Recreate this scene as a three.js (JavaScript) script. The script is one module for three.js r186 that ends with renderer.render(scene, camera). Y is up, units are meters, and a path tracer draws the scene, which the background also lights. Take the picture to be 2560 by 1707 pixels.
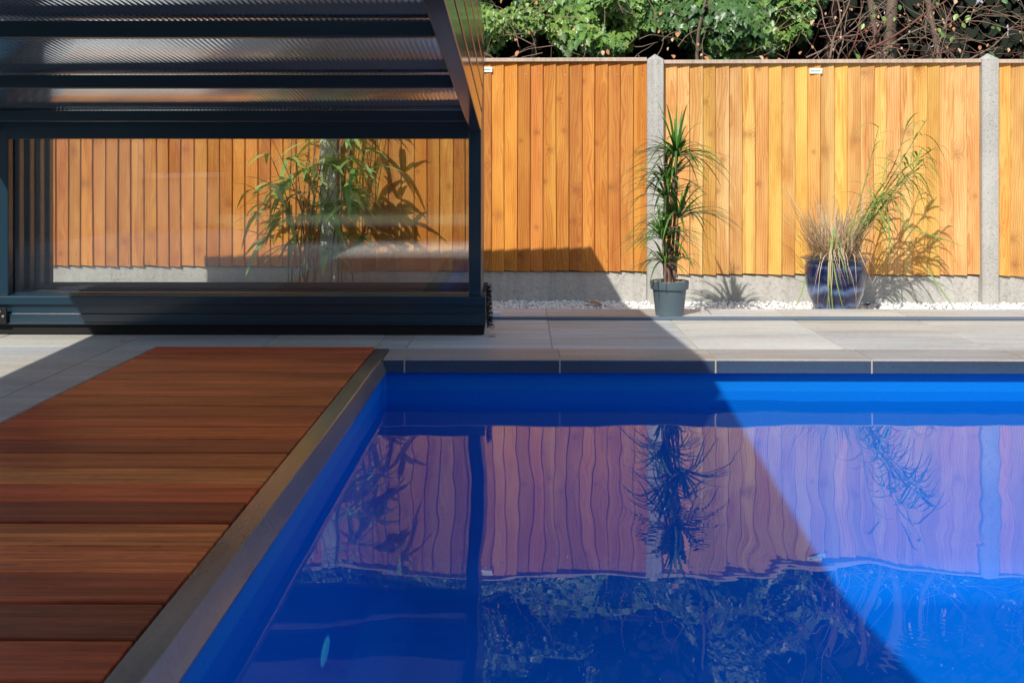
import * as THREE from 'three';
import { RoundedBoxGeometry } from 'three/addons/geometries/RoundedBoxGeometry.js';
import { mergeGeometries } from 'three/addons/utils/BufferGeometryUtils.js';

// ---------------------------------------------------------------- camera, sky, sun, exposure
const scene = new THREE.Scene();
const camera = new THREE.PerspectiveCamera(48.69, 2560 / 2576, 0.05, 300);   // a shift lens held level
camera.position.set(0, 0.735, 0);
camera.rotation.y = 0.00984;
camera.setViewOffset(2560, 2576, 0, 869, 2560, 1707);
camera.updateProjectionMatrix();

const SUN_DIR = new THREE.Vector3(-0.52, 1, 1.1).normalize();
{
  const w = 512, h = 256, px = new Float32Array(w * h * 4), v = new THREE.Vector3();
  for (let j = 0; j < h; j++) for (let i = 0; i < w; i++) {
    const up = ((j + 0.5) / h - 0.5) * Math.PI, a = ((i + 0.5) / w - 0.5) * 2 * Math.PI;
    v.set(Math.cos(up) * Math.cos(a), Math.sin(up), Math.cos(up) * Math.sin(a));
    const e = Math.max(0, v.y), haze = Math.exp(-e * 2.6), near = Math.pow(Math.max(0, v.dot(SUN_DIR)), 6);
    const c = [0.21 + 0.25 * haze + 0.30 * near, 0.28 + 0.22 * haze + 0.29 * near, 0.43 + 0.16 * haze + 0.27 * near], k = 4 * (j * w + i);
    for (let q = 0; q < 3; q++) px[k + q] = c[q];
    px[k + 3] = 1;
  }
  const t = new THREE.DataTexture(px, w, h, THREE.RGBAFormat, THREE.FloatType);
  t.mapping = THREE.EquirectangularReflectionMapping; t.magFilter = t.minFilter = THREE.LinearFilter; t.colorSpace = THREE.LinearSRGBColorSpace; t.needsUpdate = true;
  scene.background = t; scene.environment = t;
}
const sun = new THREE.DirectionalLight(new THREE.Color(1, 0.945, 0.86), 3.3);
sun.position.copy(SUN_DIR).multiplyScalar(30);
sun.castShadow = true;
sun.shadow.mapSize.set(4096, 4096);
Object.assign(sun.shadow.camera, { left: -12, right: 12, top: 12, bottom: -12, near: 1, far: 60 });
sun.shadow.radius = 1;
scene.add(sun, sun.target);

const renderer = new THREE.WebGLRenderer({ antialias: true });
renderer.toneMapping = THREE.LinearToneMapping;
renderer.toneMappingExposure = 1.46;
renderer.shadowMap.enabled = true;

// ---------------------------------------------------------------- helpers
function rng(seed) {
  let a = seed >>> 0;
  return () => { a = (a + 0x6D2B79F5) | 0; let t = Math.imul(a ^ (a >>> 15), 1 | a); t = (t + Math.imul(t ^ (t >>> 7), 61 | t)) ^ t; return ((t ^ (t >>> 14)) >>> 0) / 4294967296; };
}
const R = rng(20240611);
const rr = (a, b) => a + (b - a) * R();
const clamp = (x, a = 0, b = 1) => Math.min(b, Math.max(a, x));
const lerp = (a, b, t) => a + (b - a) * t;
const sstep = (a, b, x) => { const t = clamp((x - a) / (b - a)); return t * t * (3 - 2 * t); };
const P = (x, h, d) => new THREE.Vector3(x, h, -d);              // across, up, distance from the camera's line

const LAT = new Float32Array(65536);
{ const q = rng(77); for (let i = 0; i < 65536; i++) LAT[i] = q(); }
function vnoise(x, y, px, py, s = 0) {                             // value noise, periodic in px, py cells
  const xi = Math.floor(x), yi = Math.floor(y), fx = x - xi, fy = y - yi;
  const u = fx * fx * (3 - 2 * fx), v = fy * fy * (3 - 2 * fy);
  const m = (a, n) => ((a % n) + n) % n;
  const h = (i, j) => LAT[((m(i, px) * 73 + m(j, py) * 1999 + s * 7919) * 31 + ((m(i, px) * 5471) ^ (m(j, py) * 3067))) & 65535];
  return lerp(lerp(h(xi, yi), h(xi + 1, yi), u), lerp(h(xi, yi + 1), h(xi + 1, yi + 1), u), v);
}
function fbm(u, v, fx, fy, oct, s = 0) {                           // u, v in 0..1, periodic
  let a = 0.5, t = 0, n = 0;
  for (let o = 0; o < oct; o++) { t += a * vnoise(u * fx, v * fy, fx, fy, s + o * 13); n += a; a *= 0.5; fx *= 2; fy *= 2; }
  return t / n;
}
const enc = (x) => { x = clamp(x); return Math.round(255 * (x <= 0.0031308 ? 12.92 * x : 1.055 * Math.pow(x, 1 / 2.4) - 0.055)); };
function tex(w, h, fn, srgb = true) {
  const data = new Uint8Array(w * h * 4);
  for (let j = 0; j < h; j++) for (let i = 0; i < w; i++) {
    const c = fn((i + 0.5) / w, (j + 0.5) / h, i, j), k = 4 * (j * w + i);
    for (let q = 0; q < 3; q++) data[k + q] = srgb ? enc(c[q]) : Math.round(255 * clamp(c[q]));
    data[k + 3] = 255;
  }
  const t = new THREE.DataTexture(data, w, h, THREE.RGBAFormat);
  t.wrapS = t.wrapT = THREE.RepeatWrapping;
  t.magFilter = THREE.LinearFilter; t.minFilter = THREE.LinearMipmapLinearFilter; t.generateMipmaps = true;
  if (srgb) t.colorSpace = THREE.SRGBColorSpace;
  t.needsUpdate = true;
  return t;
}
const lin = (r, g, b) => new THREE.Color().setRGB(r, g, b);
const std = (o) => new THREE.MeshStandardMaterial(o);
const phys = (o) => new THREE.MeshPhysicalMaterial(o);

const used = {};
function numbered(name) {
  const n = used[name] = (used[name] ?? -1) + 1;
  return n ? `${name}_${String(n).padStart(3, '0')}` : name;
}
function thing(name, label, category, pos, group) {
  const o = new THREE.Group();
  o.name = numbered(name);
  o.userData = { label, category };
  if (group) o.userData.group = group;
  if (pos) o.position.copy(pos);
  scene.add(o);
  return o;
}
function structure(name, geo, mat) {
  const o = geo ? new THREE.Mesh(geo, mat) : new THREE.Group();
  o.name = numbered(name); o.userData = { kind: 'structure' };
  if (geo) o.castShadow = o.receiveShadow = true;
  scene.add(o);
  return o;
}
function part(name, geo, mat, parent, label) {
  const m = new THREE.Mesh(geo, mat);
  m.name = name; m.castShadow = m.receiveShadow = true;
  if (label) m.userData.label = label;
  parent.add(m);
  return m;
}
function stuffPart(name, geo, mat, parent) { const m = part(name, geo, mat, parent); m.userData.kind = 'stuff'; return m; }
// box with chamfered edges, uv in metres over its faces
function boxUV(g, s = 1, ou = 0, ov = 0) {
  const p = g.attributes.position, n = g.attributes.normal, uv = new Float32Array(p.count * 2);
  for (let i = 0; i < p.count; i++) {
    const ax = Math.abs(n.getX(i)), ay = Math.abs(n.getY(i)), az = Math.abs(n.getZ(i));
    let u, v;
    if (ay >= ax && ay >= az) { u = p.getX(i); v = p.getZ(i); } else if (ax >= az) { u = p.getZ(i); v = p.getY(i); } else { u = p.getX(i); v = p.getY(i); }
    uv[2 * i] = u * s + ou; uv[2 * i + 1] = v * s + ov;
  }
  g.setAttribute('uv', new THREE.BufferAttribute(uv, 2));
  return g;
}
function box(w, h, d, r = 0.002, s = 1, ou = 0, ov = 0) {
  const g = r > 0 ? new RoundedBoxGeometry(w, h, d, 1, Math.min(r, w / 2.01, h / 2.01, d / 2.01)) : new THREE.BoxGeometry(w, h, d);
  return boxUV(g, s, ou, ov);
}
function span(x0, x1, h0, h1, d0, d1, r = 0.002, s = 1, ou = 0, ov = 0) {      // box between two corners in scene measures
  return box(x1 - x0, h1 - h0, d1 - d0, r, s, ou, ov).translate((x0 + x1) / 2, (h0 + h1) / 2, -(d0 + d1) / 2);
}
// a profile in (distance, height) run along x
function run(profile, x0, x1) {
  const sh = new THREE.Shape(profile.map(([d, h]) => new THREE.Vector2(d, h)));
  const g = new THREE.ExtrudeGeometry(sh, { depth: x1 - x0, bevelEnabled: false });
  // shape x -> -z, shape y -> y, extrusion z -> x
  g.applyMatrix4(new THREE.Matrix4().set(0, 0, 1, x0, 0, 1, 0, 0, -1, 0, 0, 0, 0, 0, 0, 1));
  return boxUV(g);
}
// flat strap blade along points, folded to a shallow V
function blade(pts, width, fold = 0.25, side = null) {
  const n = pts.length, pos = [], uv = [], idx = [];
  const S = new THREE.Vector3(), T = new THREE.Vector3(), N = new THREE.Vector3(), up = new THREE.Vector3(0, 1, 0);
  for (let i = 0; i < n; i++) {
    const t = i / (n - 1);
    T.subVectors(pts[Math.min(n - 1, i + 1)], pts[Math.max(0, i - 1)]).normalize();
    if (side) S.copy(side); else { S.crossVectors(T, up); if (S.lengthSq() < 1e-4) S.set(1, 0, 0); }
    S.addScaledVector(T, -S.dot(T)).normalize();
    N.crossVectors(S, T).normalize();
    const w = 0.5 * width * (t < 0.25 ? lerp(0.55, 1, t / 0.25) : Math.pow(1 - (t - 0.25) / 0.75, 0.7) + 0.02);
    const c = pts[i];
    pos.push(c.x - S.x * w + N.x * w * fold, c.y - S.y * w + N.y * w * fold, c.z - S.z * w + N.z * w * fold, c.x, c.y, c.z, c.x + S.x * w + N.x * w * fold, c.y + S.y * w + N.y * w * fold, c.z + S.z * w + N.z * w * fold);
    uv.push(0, t, 0.5, t, 1, t);
    if (i) { const a = 3 * (i - 1), b = 3 * i; idx.push(a, a + 1, b, b, a + 1, b + 1, a + 1, a + 2, b + 1, b + 1, a + 2, b + 2); }
  }
  const g = new THREE.BufferGeometry();
  g.setAttribute('position', new THREE.Float32BufferAttribute(pos, 3));
  g.setAttribute('uv', new THREE.Float32BufferAttribute(uv, 2));
  g.setIndex(idx); g.computeVertexNormals();
  return g;
}
// tapered round stem along points
function stem(pts, r0, r1, sides = 6, knots = 0) {
  const curve = new THREE.CatmullRomCurve3(pts), n = Math.max(4, pts.length * 3), fr = curve.computeFrenetFrames(n, false);
  const pos = [], uv = [], idx = [];
  for (let i = 0; i <= n; i++) {
    const t = i / n, c = curve.getPointAt(t), r = lerp(r0, r1, t) * (knots && i % knots === 0 ? 1.35 : 1);
    for (let k = 0; k <= sides; k++) {
      const a = k / sides * Math.PI * 2, x = Math.cos(a) * r, y = Math.sin(a) * r;
      pos.push(c.x + fr.normals[i].x * x + fr.binormals[i].x * y, c.y + fr.normals[i].y * x + fr.binormals[i].y * y, c.z + fr.normals[i].z * x + fr.binormals[i].z * y);
      uv.push(k / sides, t * n * 0.2);
      if (i && k) { const a0 = (i - 1) * (sides + 1) + k - 1, b0 = i * (sides + 1) + k - 1; idx.push(a0, a0 + 1, b0, b0, a0 + 1, b0 + 1); }
    }
  }
  const g = new THREE.BufferGeometry();
  g.setAttribute('position', new THREE.Float32BufferAttribute(pos, 3));
  g.setAttribute('uv', new THREE.Float32BufferAttribute(uv, 2));
  g.setIndex(idx); g.computeVertexNormals();
  return g;
}

// ---------------------------------------------------------------- textures
// sixteen softwood boards side by side: growth rings cut lengthways, fibres, knots
const BN = 16;
const fenceBoards = (() => {
  const q = rng(5), B = [];
  for (let i = 0; i < BN; i++) {
    const kn = [];
    const nk = q() < 0.7 ? 1 + (q() < 0.5 ? 1 : 0) : 0;
    for (let k = 0; k < nk; k++) kn.push([0.15 + 0.7 * q(), 0.06 + 0.88 * q(), 0.09 + 0.12 * q()]);
    B.push({ cx: -0.7 + 2.4 * q(), cz: 0.05 + 0.5 * q(), slope: (q() - 0.5) * 0.9, f: 7 + 6 * q(), tone: 0.82 + 0.3 * q(), red: q(), kn, s: Math.floor(q() * 900), band: q() < 0.4 ? [q(), 0.12 + 0.2 * q()] : null });
  }
  return tex(1024, 1024, (u, v) => {
    const b = Math.min(BN - 1, Math.floor(u * BN)), o = B[b], x = u * BN - b, y = v;
    const wob = (fbm(x * 0.25 + b * 0.0625, y, 8, 4, 3, o.s) - 0.5);
    let kx = 0, dark = 0, kring = 0;
    for (const [ax, ay, kr] of o.kn) {
      const dx = (x - ax), dy = (y - ay) * 16, e = Math.hypot(dx, dy * 0.75), g = Math.exp(-e * e / (kr * kr * 5));
      kx += g * 0.55;
      const core = 1 - sstep(kr * 0.3, kr * 1.2, e + 0.05 * wob);
      dark = Math.max(dark, core * 0.6, (1 - sstep(0.0, 0.03, Math.abs(e - kr))) * 0.6, 0.34 * Math.exp(-e * e / (kr * kr * 4)));
      kring = Math.max(kring, core * (0.5 + 0.5 * Math.sin(e * 90)));
    }
    const dz = o.cz + o.slope * (y - 0.5) + wob * 0.5 + kx;
    const r = Math.hypot(x - o.cx + wob * 0.25, dz) * o.f;
    const f = r - Math.floor(r), ring = sstep(0.25, 0.85, f) * (1 - sstep(0.88, 1, f));
    const fib = fbm(x / 16 * 3 + b / 16, y, 512, 12, 2, 9) - 0.5, blot = fbm(x / 16 + b / 16, y, 32, 6, 3, 21) - 0.5;
    let t = 0.10 + 0.5 * ring + 0.6 * fib + 1.0 * blot;
    if (o.band) t -= 0.55 * (1 - sstep(o.band[1] * 0.5, o.band[1], Math.abs(x + wob * 0.5 - o.band[0])));
    t = clamp(t, -0.35, 1);
    const L = [0.79, 0.485, 0.165], D = [0.55, 0.215, 0.034];
    const c = [0, 1, 2].map((k) => lerp(L[k], D[k], t) * o.tone * (k === 1 ? 1 - 0.12 * o.red : k === 2 ? 1 - 0.2 * o.red : 1));
    const K = [0.36, 0.13, 0.03];
    return c.map((a, k) => lerp(a, K[k] * (0.8 + 0.5 * kring), dark));
  });
})();
// hardwood decking, sixteen strips lying lengthways
const deckTex = tex(1024, 1024, (u, v) => {
  const b = Math.min(15, Math.floor(v * 16)), y = v * 16 - b;
  const s = b * 17;
  const wob = fbm(u, y / 16 + b / 16, 3, 32, 2, s) - 0.5;
  const fine = fbm(u, v + wob * 0.004, 10, 512, 3, 3 + s) - 0.5, mid = fbm(u, v + wob * 0.012, 4, 128, 3, 40 + s) - 0.5, big = fbm(u, v, 5, 20, 3, 80) - 0.5;
  const pore = sstep(0.66, 0.8, fbm(u, v, 40, 900, 2, 60));
  const t = clamp(0.5 + 0.9 * fine + 1.6 * mid + 1.1 * big);
  return [lerp(0.48, 1.0, t) * (1 - 0.4 * pore), lerp(0.38, 1.0, t) * (1 - 0.4 * pore), lerp(0.32, 1.0, t) * (1 - 0.35 * pore)];
});
const deckBump = tex(512, 1024, (u, v) => { const g = 0.5 + 0.8 * (fbm(u, v, 6, 400, 3, 4) - 0.5); return [g, g, g]; }, false);
// sawn stone, drawn out along its slabs
const stoneTex = tex(1024, 1024, (u, v) => {
  const a = fbm(u, v, 3, 14, 5, 2) - 0.5, b = fbm(u, v, 6, 60, 4, 9) - 0.5, c = fbm(u, v, 200, 200, 2, 15) - 0.5, d = fbm(u, v, 2, 4, 3, 31) - 0.5;
  const t = 0.80 + 0.46 * a + 0.30 * b + 0.16 * c;
  return [t * (1 + 0.22 * d), t * (1 + 0.05 * d), t * (0.97 - 0.22 * d)];
});
const concreteTex = tex(512, 512, (u, v) => {
  const a = fbm(u, v, 4, 3, 5, 1) - 0.5, c = fbm(u, v, 120, 120, 3, 7) - 0.5, w = fbm(u, v, 40, 2, 3, 17) - 0.5, p = sstep(0.74, 0.82, fbm(u, v, 64, 64, 2, 50));
  const t = (0.80 + 0.35 * a + 0.3 * c + 0.22 * w) * (1 - 0.22 * p);
  return [t, t * 0.995, t * 0.98];
});
const concreteBump = tex(512, 512, (u, v) => { const p = sstep(0.7, 0.82, fbm(u, v, 64, 64, 2, 50)), g = 0.6 + 0.4 * (fbm(u, v, 100, 100, 3, 7) - 0.5) - 0.5 * p; return [g, g, g]; }, false);
const barkTex = tex(256, 256, (u, v) => { const t = 0.4 + 0.9 * (fbm(u, v, 24, 6, 4, 3) - 0.2); return [t, t * 0.92, t * 0.85]; });
const grainBump = tex(512, 512, (u, v) => { const g = fbm(u, v, 128, 128, 3, 66); return [g, g, g]; }, false);
const glazeTex = tex(512, 256, (u, v) => {
  const w = v + 0.10 * (fbm(u, v, 5, 3, 4, 12) - 0.5) * 2 + 0.006 * Math.sin(u * 44);
  const band = (c, s) => Math.exp(-((w - c) ** 2) / (s * s));
  const pale = clamp(0.9 * band(0.46, 0.055) + 0.75 * band(0.17, 0.06) + 0.35 * band(0.86, 0.035)) * (0.55 + 0.8 * fbm(u, v, 14, 8, 3, 5));
  const brown = clamp(band(0.05, 0.06) + 0.6 * band(0.30, 0.05) * fbm(u, v, 7, 4, 3, 8)) * 0.8;
  const base = [0.002, 0.009, 0.055], pl = [0.13, 0.20, 0.38], br = [0.07, 0.042, 0.035];
  return [0, 1, 2].map((k) => lerp(lerp(base[k], br[k], brown), pl[k], pale));
});
const lawnTex = tex(512, 512, (u, v) => { const t = 0.5 + 0.9 * (fbm(u, v, 60, 60, 4, 2) - 0.5) + 0.4 * (fbm(u, v, 6, 6, 3, 5) - 0.5); return [0.10 * t, 0.17 * t, 0.04 * t]; });

// ---------------------------------------------------------------- materials
const M = {
  wood: std({ map: fenceBoards, roughness: 0.75, color: lin(1, 1, 1) }),
  cap: std({ map: concreteTex, roughness: 0.8, color: lin(0.66, 0.50, 0.38) }),
  concrete: std({ map: concreteTex, bumpMap: concreteBump, bumpScale: 0.002, roughness: 0.9, color: lin(0.57, 0.555, 0.515) }),
  slab: [[0.63, 0.615, 0.57], [0.575, 0.565, 0.54], [0.655, 0.64, 0.59], [0.61, 0.605, 0.575]].map((c) => std({ map: stoneTex, bumpMap: grainBump, bumpScale: 0.0006, roughness: 0.6, color: lin(...c) })),
  grout: std({ map: concreteTex, roughness: 0.95, color: lin(0.56, 0.48, 0.37) }),
  coping: [[0.40, 0.385, 0.37], [0.375, 0.36, 0.35], [0.42, 0.40, 0.385]].map((c) => std({ map: stoneTex, bumpMap: grainBump, bumpScale: 0.0012, roughness: 0.5, color: lin(...c) })),
  copingNear: phys({ map: stoneTex, bumpMap: grainBump, bumpScale: 0.0003, roughness: 0.24, color: lin(0.21, 0.175, 0.14), clearcoat: 0.6, clearcoatRoughness: 0.15 }),
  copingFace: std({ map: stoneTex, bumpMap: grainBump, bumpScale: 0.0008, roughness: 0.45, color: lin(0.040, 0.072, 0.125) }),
  liner: phys({ bumpMap: grainBump, bumpScale: 0.0008, roughness: 0.5, specularIntensity: 0.25, color: lin(0.0, 0.155, 0.57) }),
  water: phys({ color: lin(0.6, 0.92, 1.0), transmission: 1, thickness: 0, roughness: 0, ior: 1.34 }),
  frame: phys({ color: lin(0.006, 0.030, 0.052), roughness: 0.32, clearcoat: 0.35, clearcoatRoughness: 0.12 }),
  frameMatte: std({ color: lin(0.006, 0.016, 0.026), roughness: 0.75 }),
  gloss: phys({ color: lin(0.012, 0.022, 0.034), roughness: 0.17, clearcoat: 0.25, clearcoatRoughness: 0.08 }),
  sheet: phys({ color: lin(0.70, 0.80, 0.94), roughness: 0.07, metalness: 0.92 }),
  rubber: std({ color: lin(0.006, 0.006, 0.007), roughness: 0.9 }),
  glass: phys({ color: lin(0.975, 0.985, 0.98), transmission: 1, thickness: 0, roughness: 0, ior: 1.8 }),
  steel: std({ color: lin(0.45, 0.46, 0.48), roughness: 0.35, metalness: 0.9 }),
  railm: std({ color: lin(0.13, 0.175, 0.23), roughness: 0.4, metalness: 0.3 }),
  plastic: std({ color: lin(0.75, 0.76, 0.8), roughness: 0.4 }),
  stone: std({ color: lin(0.86, 0.86, 0.85), roughness: 0.7 }),
  gravelBed: std({ map: concreteTex, color: lin(0.75, 0.74, 0.7), roughness: 0.9 }),
  joist: std({ color: lin(0.02, 0.015, 0.012), roughness: 0.9 }),
  lawn: std({ map: lawnTex, roughness: 0.95 }),
  render: std({ map: concreteTex, color: lin(0.7, 0.67, 0.6), roughness: 0.9 }),
  roofTile: std({ map: concreteTex, color: lin(0.22, 0.1, 0.06), roughness: 0.8 }),
  potPlastic: std({ color: lin(0.085, 0.125, 0.145), roughness: 0.42 }),
  bark: std({ color: lin(0.42, 0.26, 0.16), roughness: 0.9 }),
  cane: std({ map: barkTex, color: lin(0.26, 0.17, 0.14), roughness: 0.75 }),
  bambooCane: std({ color: lin(0.22, 0.17, 0.09), roughness: 0.5 }),
  glaze: phys({ map: glazeTex, roughness: 0.2, clearcoat: 0.6, clearcoatRoughness: 0.05 }),
  potRim: phys({ color: lin(0.03, 0.04, 0.07), roughness: 0.2, clearcoat: 1 }),
  soil: std({ color: lin(0.05, 0.035, 0.022), roughness: 1 }),
  straw: std({ color: lin(0.48, 0.34, 0.17), roughness: 0.8, side: THREE.DoubleSide }),
  strawPale: std({ color: lin(0.62, 0.46, 0.32), roughness: 0.8, side: THREE.DoubleSide }),
  trunk: std({ map: barkTex, color: lin(0.21, 0.165, 0.13), roughness: 0.95 }),
  twig: std({ map: barkTex, color: lin(0.36, 0.26, 0.20), roughness: 0.9 }),
  redTwig: std({ map: barkTex, color: lin(0.30, 0.11, 0.09), roughness: 0.85 }),
  dead: std({ color: lin(0.46, 0.20, 0.09), roughness: 0.8, side: THREE.DoubleSide }),
  deadPale: std({ color: lin(0.55, 0.36, 0.22), roughness: 0.8, side: THREE.DoubleSide }),
  tag: std({ color: lin(0.82, 0.83, 0.8), roughness: 0.35 }),
  tagInk: std({ color: lin(0.12, 0.36, 0.10), roughness: 0.5 }),
  nail: std({ color: lin(0.6, 0.58, 0.55), roughness: 0.35, metalness: 0.7 }),
};
const leafMat = (r, g, b, t = 0.35, rough = 0.5) => phys({ color: lin(r, g, b), roughness: rough, transmission: t, thickness: 0, side: THREE.DoubleSide });
const palmGreens = [[0.08, 0.20, 0.025], [0.06, 0.16, 0.022], [0.12, 0.27, 0.04], [0.045, 0.125, 0.022]].map((c) => leafMat(...c, 0.2, 0.35));
const palmBright = leafMat(0.13, 0.36, 0.04, 0.25, 0.4);
const bambooGreens = [[0.46, 0.62, 0.17], [0.34, 0.54, 0.13], [0.54, 0.68, 0.24], [0.22, 0.42, 0.09]].map((c) => leafMat(...c, 0.35, 0.5));
const grassGreens = [[0.22, 0.36, 0.06], [0.16, 0.29, 0.05], [0.33, 0.38, 0.10]].map((c) => leafMat(...c, 0.3, 0.55));
const ivyGreens = [[0.125, 0.25, 0.05], [0.085, 0.185, 0.045], [0.165, 0.30, 0.06], [0.22, 0.34, 0.07], [0.055, 0.13, 0.035]].map((c) => phys({ color: lin(...c), roughness: 0.38, transmission: 0.14, thickness: 0, side: THREE.DoubleSide }));

// ---------------------------------------------------------------- ground, paving, deck, pool
const POOL = { x0: -0.545, x1: 5.2, d0: 1.05, d1: 4.418, water: -0.13, floor: -0.9 };
{
  const s = new THREE.Shape([[-140, -140], [140, -140], [140, 140], [-140, 140]].map(([x, y]) => new THREE.Vector2(x, y)));
  const o = 0.07, h = new THREE.Path([[POOL.x0 - o, POOL.d0 - o], [POOL.x0 - o, POOL.d1 + o], [POOL.x1 + o, POOL.d1 + o], [POOL.x1 + o, POOL.d0 - o]].map(([x, y]) => new THREE.Vector2(x, y)));
  s.holes.push(h);
  const g = new THREE.ShapeGeometry(s).rotateX(-Math.PI / 2).translate(0, -0.10, 0);
  structure('ground', g, M.lawn);
}
const SLAB_X = []; for (let k = -8; k <= 8; k++) SLAB_X.push(0.117 + 0.5955 * k);
{
  const pav = structure('paving');
  const bed = [];                                               // mortar that shows in the joints, cut round pool and deck
  const mort = (x0, x1, d0, d1) => bed.push(span(x0, x1, -0.095, -0.0018, d0, d1, 0, 2));
  mort(-5.2, 5.6, 4.62, 5.94); mort(-5.2, -1.512, -3.4, 4.62); mort(-1.512, 5.6, -3.4, 0.78);
  part('mortar', mergeGeometries(bed), M.grout, pav);
  const J = 0.003;
  const slabs = (xs, ds, q) => {
    for (let i = 0; i + 1 < xs.length; i++) for (let j = 0; j + 1 < ds.length; j++) {
      if (xs[i + 1] - xs[i] < 0.03) continue;
      const dy = (q() - 0.5) * 0.0014;
      part('slab', span(xs[i] + J, xs[i + 1] - J, -0.05, dy, ds[j] + J, ds[j + 1] - J, 0.0025, 0.42, q(), q()), M.slab[Math.floor(q() * 4)], pav);
    }
  };
  const q = rng(31);
  const xl = SLAB_X.filter((x) => x < -0.603 && x > -5), xr = SLAB_X.filter((x) => x > -0.603 && x < 5.7);
  slabs([...xl, -0.603], [4.671, 5.5, 5.942], q);
  slabs([-0.603, ...xr], [4.621, 5.5, 5.942], q);
  slabs([...SLAB_X.filter((x) => x < -1.55 && x > -5), -1.513], [-2.58, -1.68, -0.78, 0.12, 1.02, 1.92, 2.82, 3.72, 4.669], q);
  slabs([-1.51, ...SLAB_X.filter((x) => x > -1.4 && x < 5.7)], [-2.58, -1.68, -0.78, 0.12, 0.776], q);
}
{
  const deck = structure('timber_deck');
  const q = rng(12);
  const tones = [[0.24, 0.085, 0.05], [0.22, 0.08, 0.048], [0.25, 0.095, 0.055], [0.235, 0.09, 0.05], [0.23, 0.095, 0.05], [0.25, 0.105, 0.052], [0.24, 0.10, 0.05], [0.235, 0.095, 0.045], [0.22, 0.085, 0.045],
    [0.245, 0.085, 0.042], [0.25, 0.09, 0.042], [0.19, 0.07, 0.038], [0.235, 0.108, 0.05], [0.262, 0.122, 0.056], [0.235, 0.075, 0.036], [0.185, 0.058, 0.034], [0.30, 0.105, 0.045], [0.275, 0.095, 0.042], [0.185, 0.068, 0.034], [0.15, 0.062, 0.036], [0.195, 0.068, 0.036], [0.22, 0.075, 0.036], [0.20, 0.07, 0.035], [0.25, 0.09, 0.04], [0.22, 0.08, 0.04], [0.2, 0.07, 0.04], [0.23, 0.08, 0.04]];
  part('joists', span(-1.50, -0.615, -0.09, -0.024, 0.80, 4.66, 0), M.joist, deck);
  for (let i = 0; i < 27; i++) {
    const far = 4.667 - 0.145 * i, near = far - 0.1378;
    const g = box(0.90, 0.021, 0.1378, 0.003).translate(-1.058, -0.0105 + (q() - 0.5) * 0.0032, -(far + near) / 2);
    const p = g.attributes.position, uv = g.attributes.uv, strip = Math.floor(q() * 16), ou = q();
    for (let k = 0; k < p.count; k++) uv.setXY(k, p.getX(k) * 0.55 + ou, (strip + clamp((-p.getZ(k) - near) / 0.1378, 0.03, 0.97)) / 16);
    const t0 = tones[i], k0 = Math.pow(t0[0] / 0.225, 1.6) * (0.9 + 0.2 * q()), t = [t0[0] * k0, t0[1] * k0 * (0.95 + 0.12 * q()), t0[2] * k0];
    part('plank', g, phys({ map: deckTex, bumpMap: deckBump, bumpScale: 0.0009, roughness: 0.38, color: lin(Math.min(0.92, t[0] * 3.05), t[1] * 1.8, t[2] * 1.12), specularIntensity: 0.6 }), deck);
  }
}
{
  const cop = structure('pool_coping');
  const q = rng(41);
  // far side: square stones with an eased arris; the narrow stones beside the deck lean out over the water
  const xs = [-0.5415, -0.457, 0.141, 0.739, 1.337, 1.935, 2.533, 3.131, 3.729, 4.327, 4.925, 5.3];
  const far = (x0, x1, m) => part('coping_stone', run([[4.380, -0.003], [4.383, 0], [4.6195, 0], [4.6195, -0.06], [4.378, -0.054], [4.377, -0.006]], x0 + 0.003, x1 - 0.003), m, cop);
  for (let i = 0; i + 1 < xs.length; i++) {
    const g = far(xs[i], xs[i + 1], M.coping[Math.floor(q() * 3)]).geometry, uv = g.attributes.uv, a = q(), b = q();
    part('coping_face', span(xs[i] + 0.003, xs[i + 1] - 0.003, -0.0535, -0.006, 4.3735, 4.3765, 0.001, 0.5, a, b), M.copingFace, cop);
    for (let k = 0; k < uv.count; k++) uv.setXY(k, uv.getX(k) * 0.5 + a, uv.getY(k) * 0.5 + b);
  }
  part('joint_filler', span(-0.54, 5.3, -0.0535, -0.0025, 4.3745, 4.617, 0, 2), M.grout, cop);
  // run beside the deck, in lengths of 0.6
  for (let i = 0, d = 4.619; d > 0.8; i++, d -= 0.6) {
    const d0 = Math.max(0.8, d - 0.6) + 0.0002, s = new THREE.Shape([[-0.601, -0.056], [-0.601, -0.001], [-0.600, 0], [-0.549, 0], [-0.5465, -0.0015], [-0.5455, -0.004], [-0.5265, -0.05], [-0.5275, -0.056]].map(([x, y]) => new THREE.Vector2(x, y)));
    const g = new THREE.ExtrudeGeometry(s, { depth: d - d0 - 0.0002, bevelEnabled: false }).translate(0, 0, -d);
    const p = g.attributes.position, uv = g.attributes.uv;
    for (let k = 0; k < p.count; k++) uv.setXY(k, p.getZ(k) * 0.6 + i * 0.37, (p.getX(k) + p.getY(k)) * 0.9);
    part('coping_stone', g, M.copingNear, cop);
  }
  // near side and far end, out of the picture
  for (let x = -0.6; x < 5.2; x += 0.6) part('coping_stone', span(x + 0.003, Math.min(5.4, x + 0.597), -0.056, 0, 0.79, 1.09, 0.003, 0.5, x), M.coping[0], cop);
  part('coping_stone', span(5.17, 5.4, -0.056, 0.001, 1.09, 4.375, 0.003, 0.5), M.coping[1], cop);
}
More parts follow.
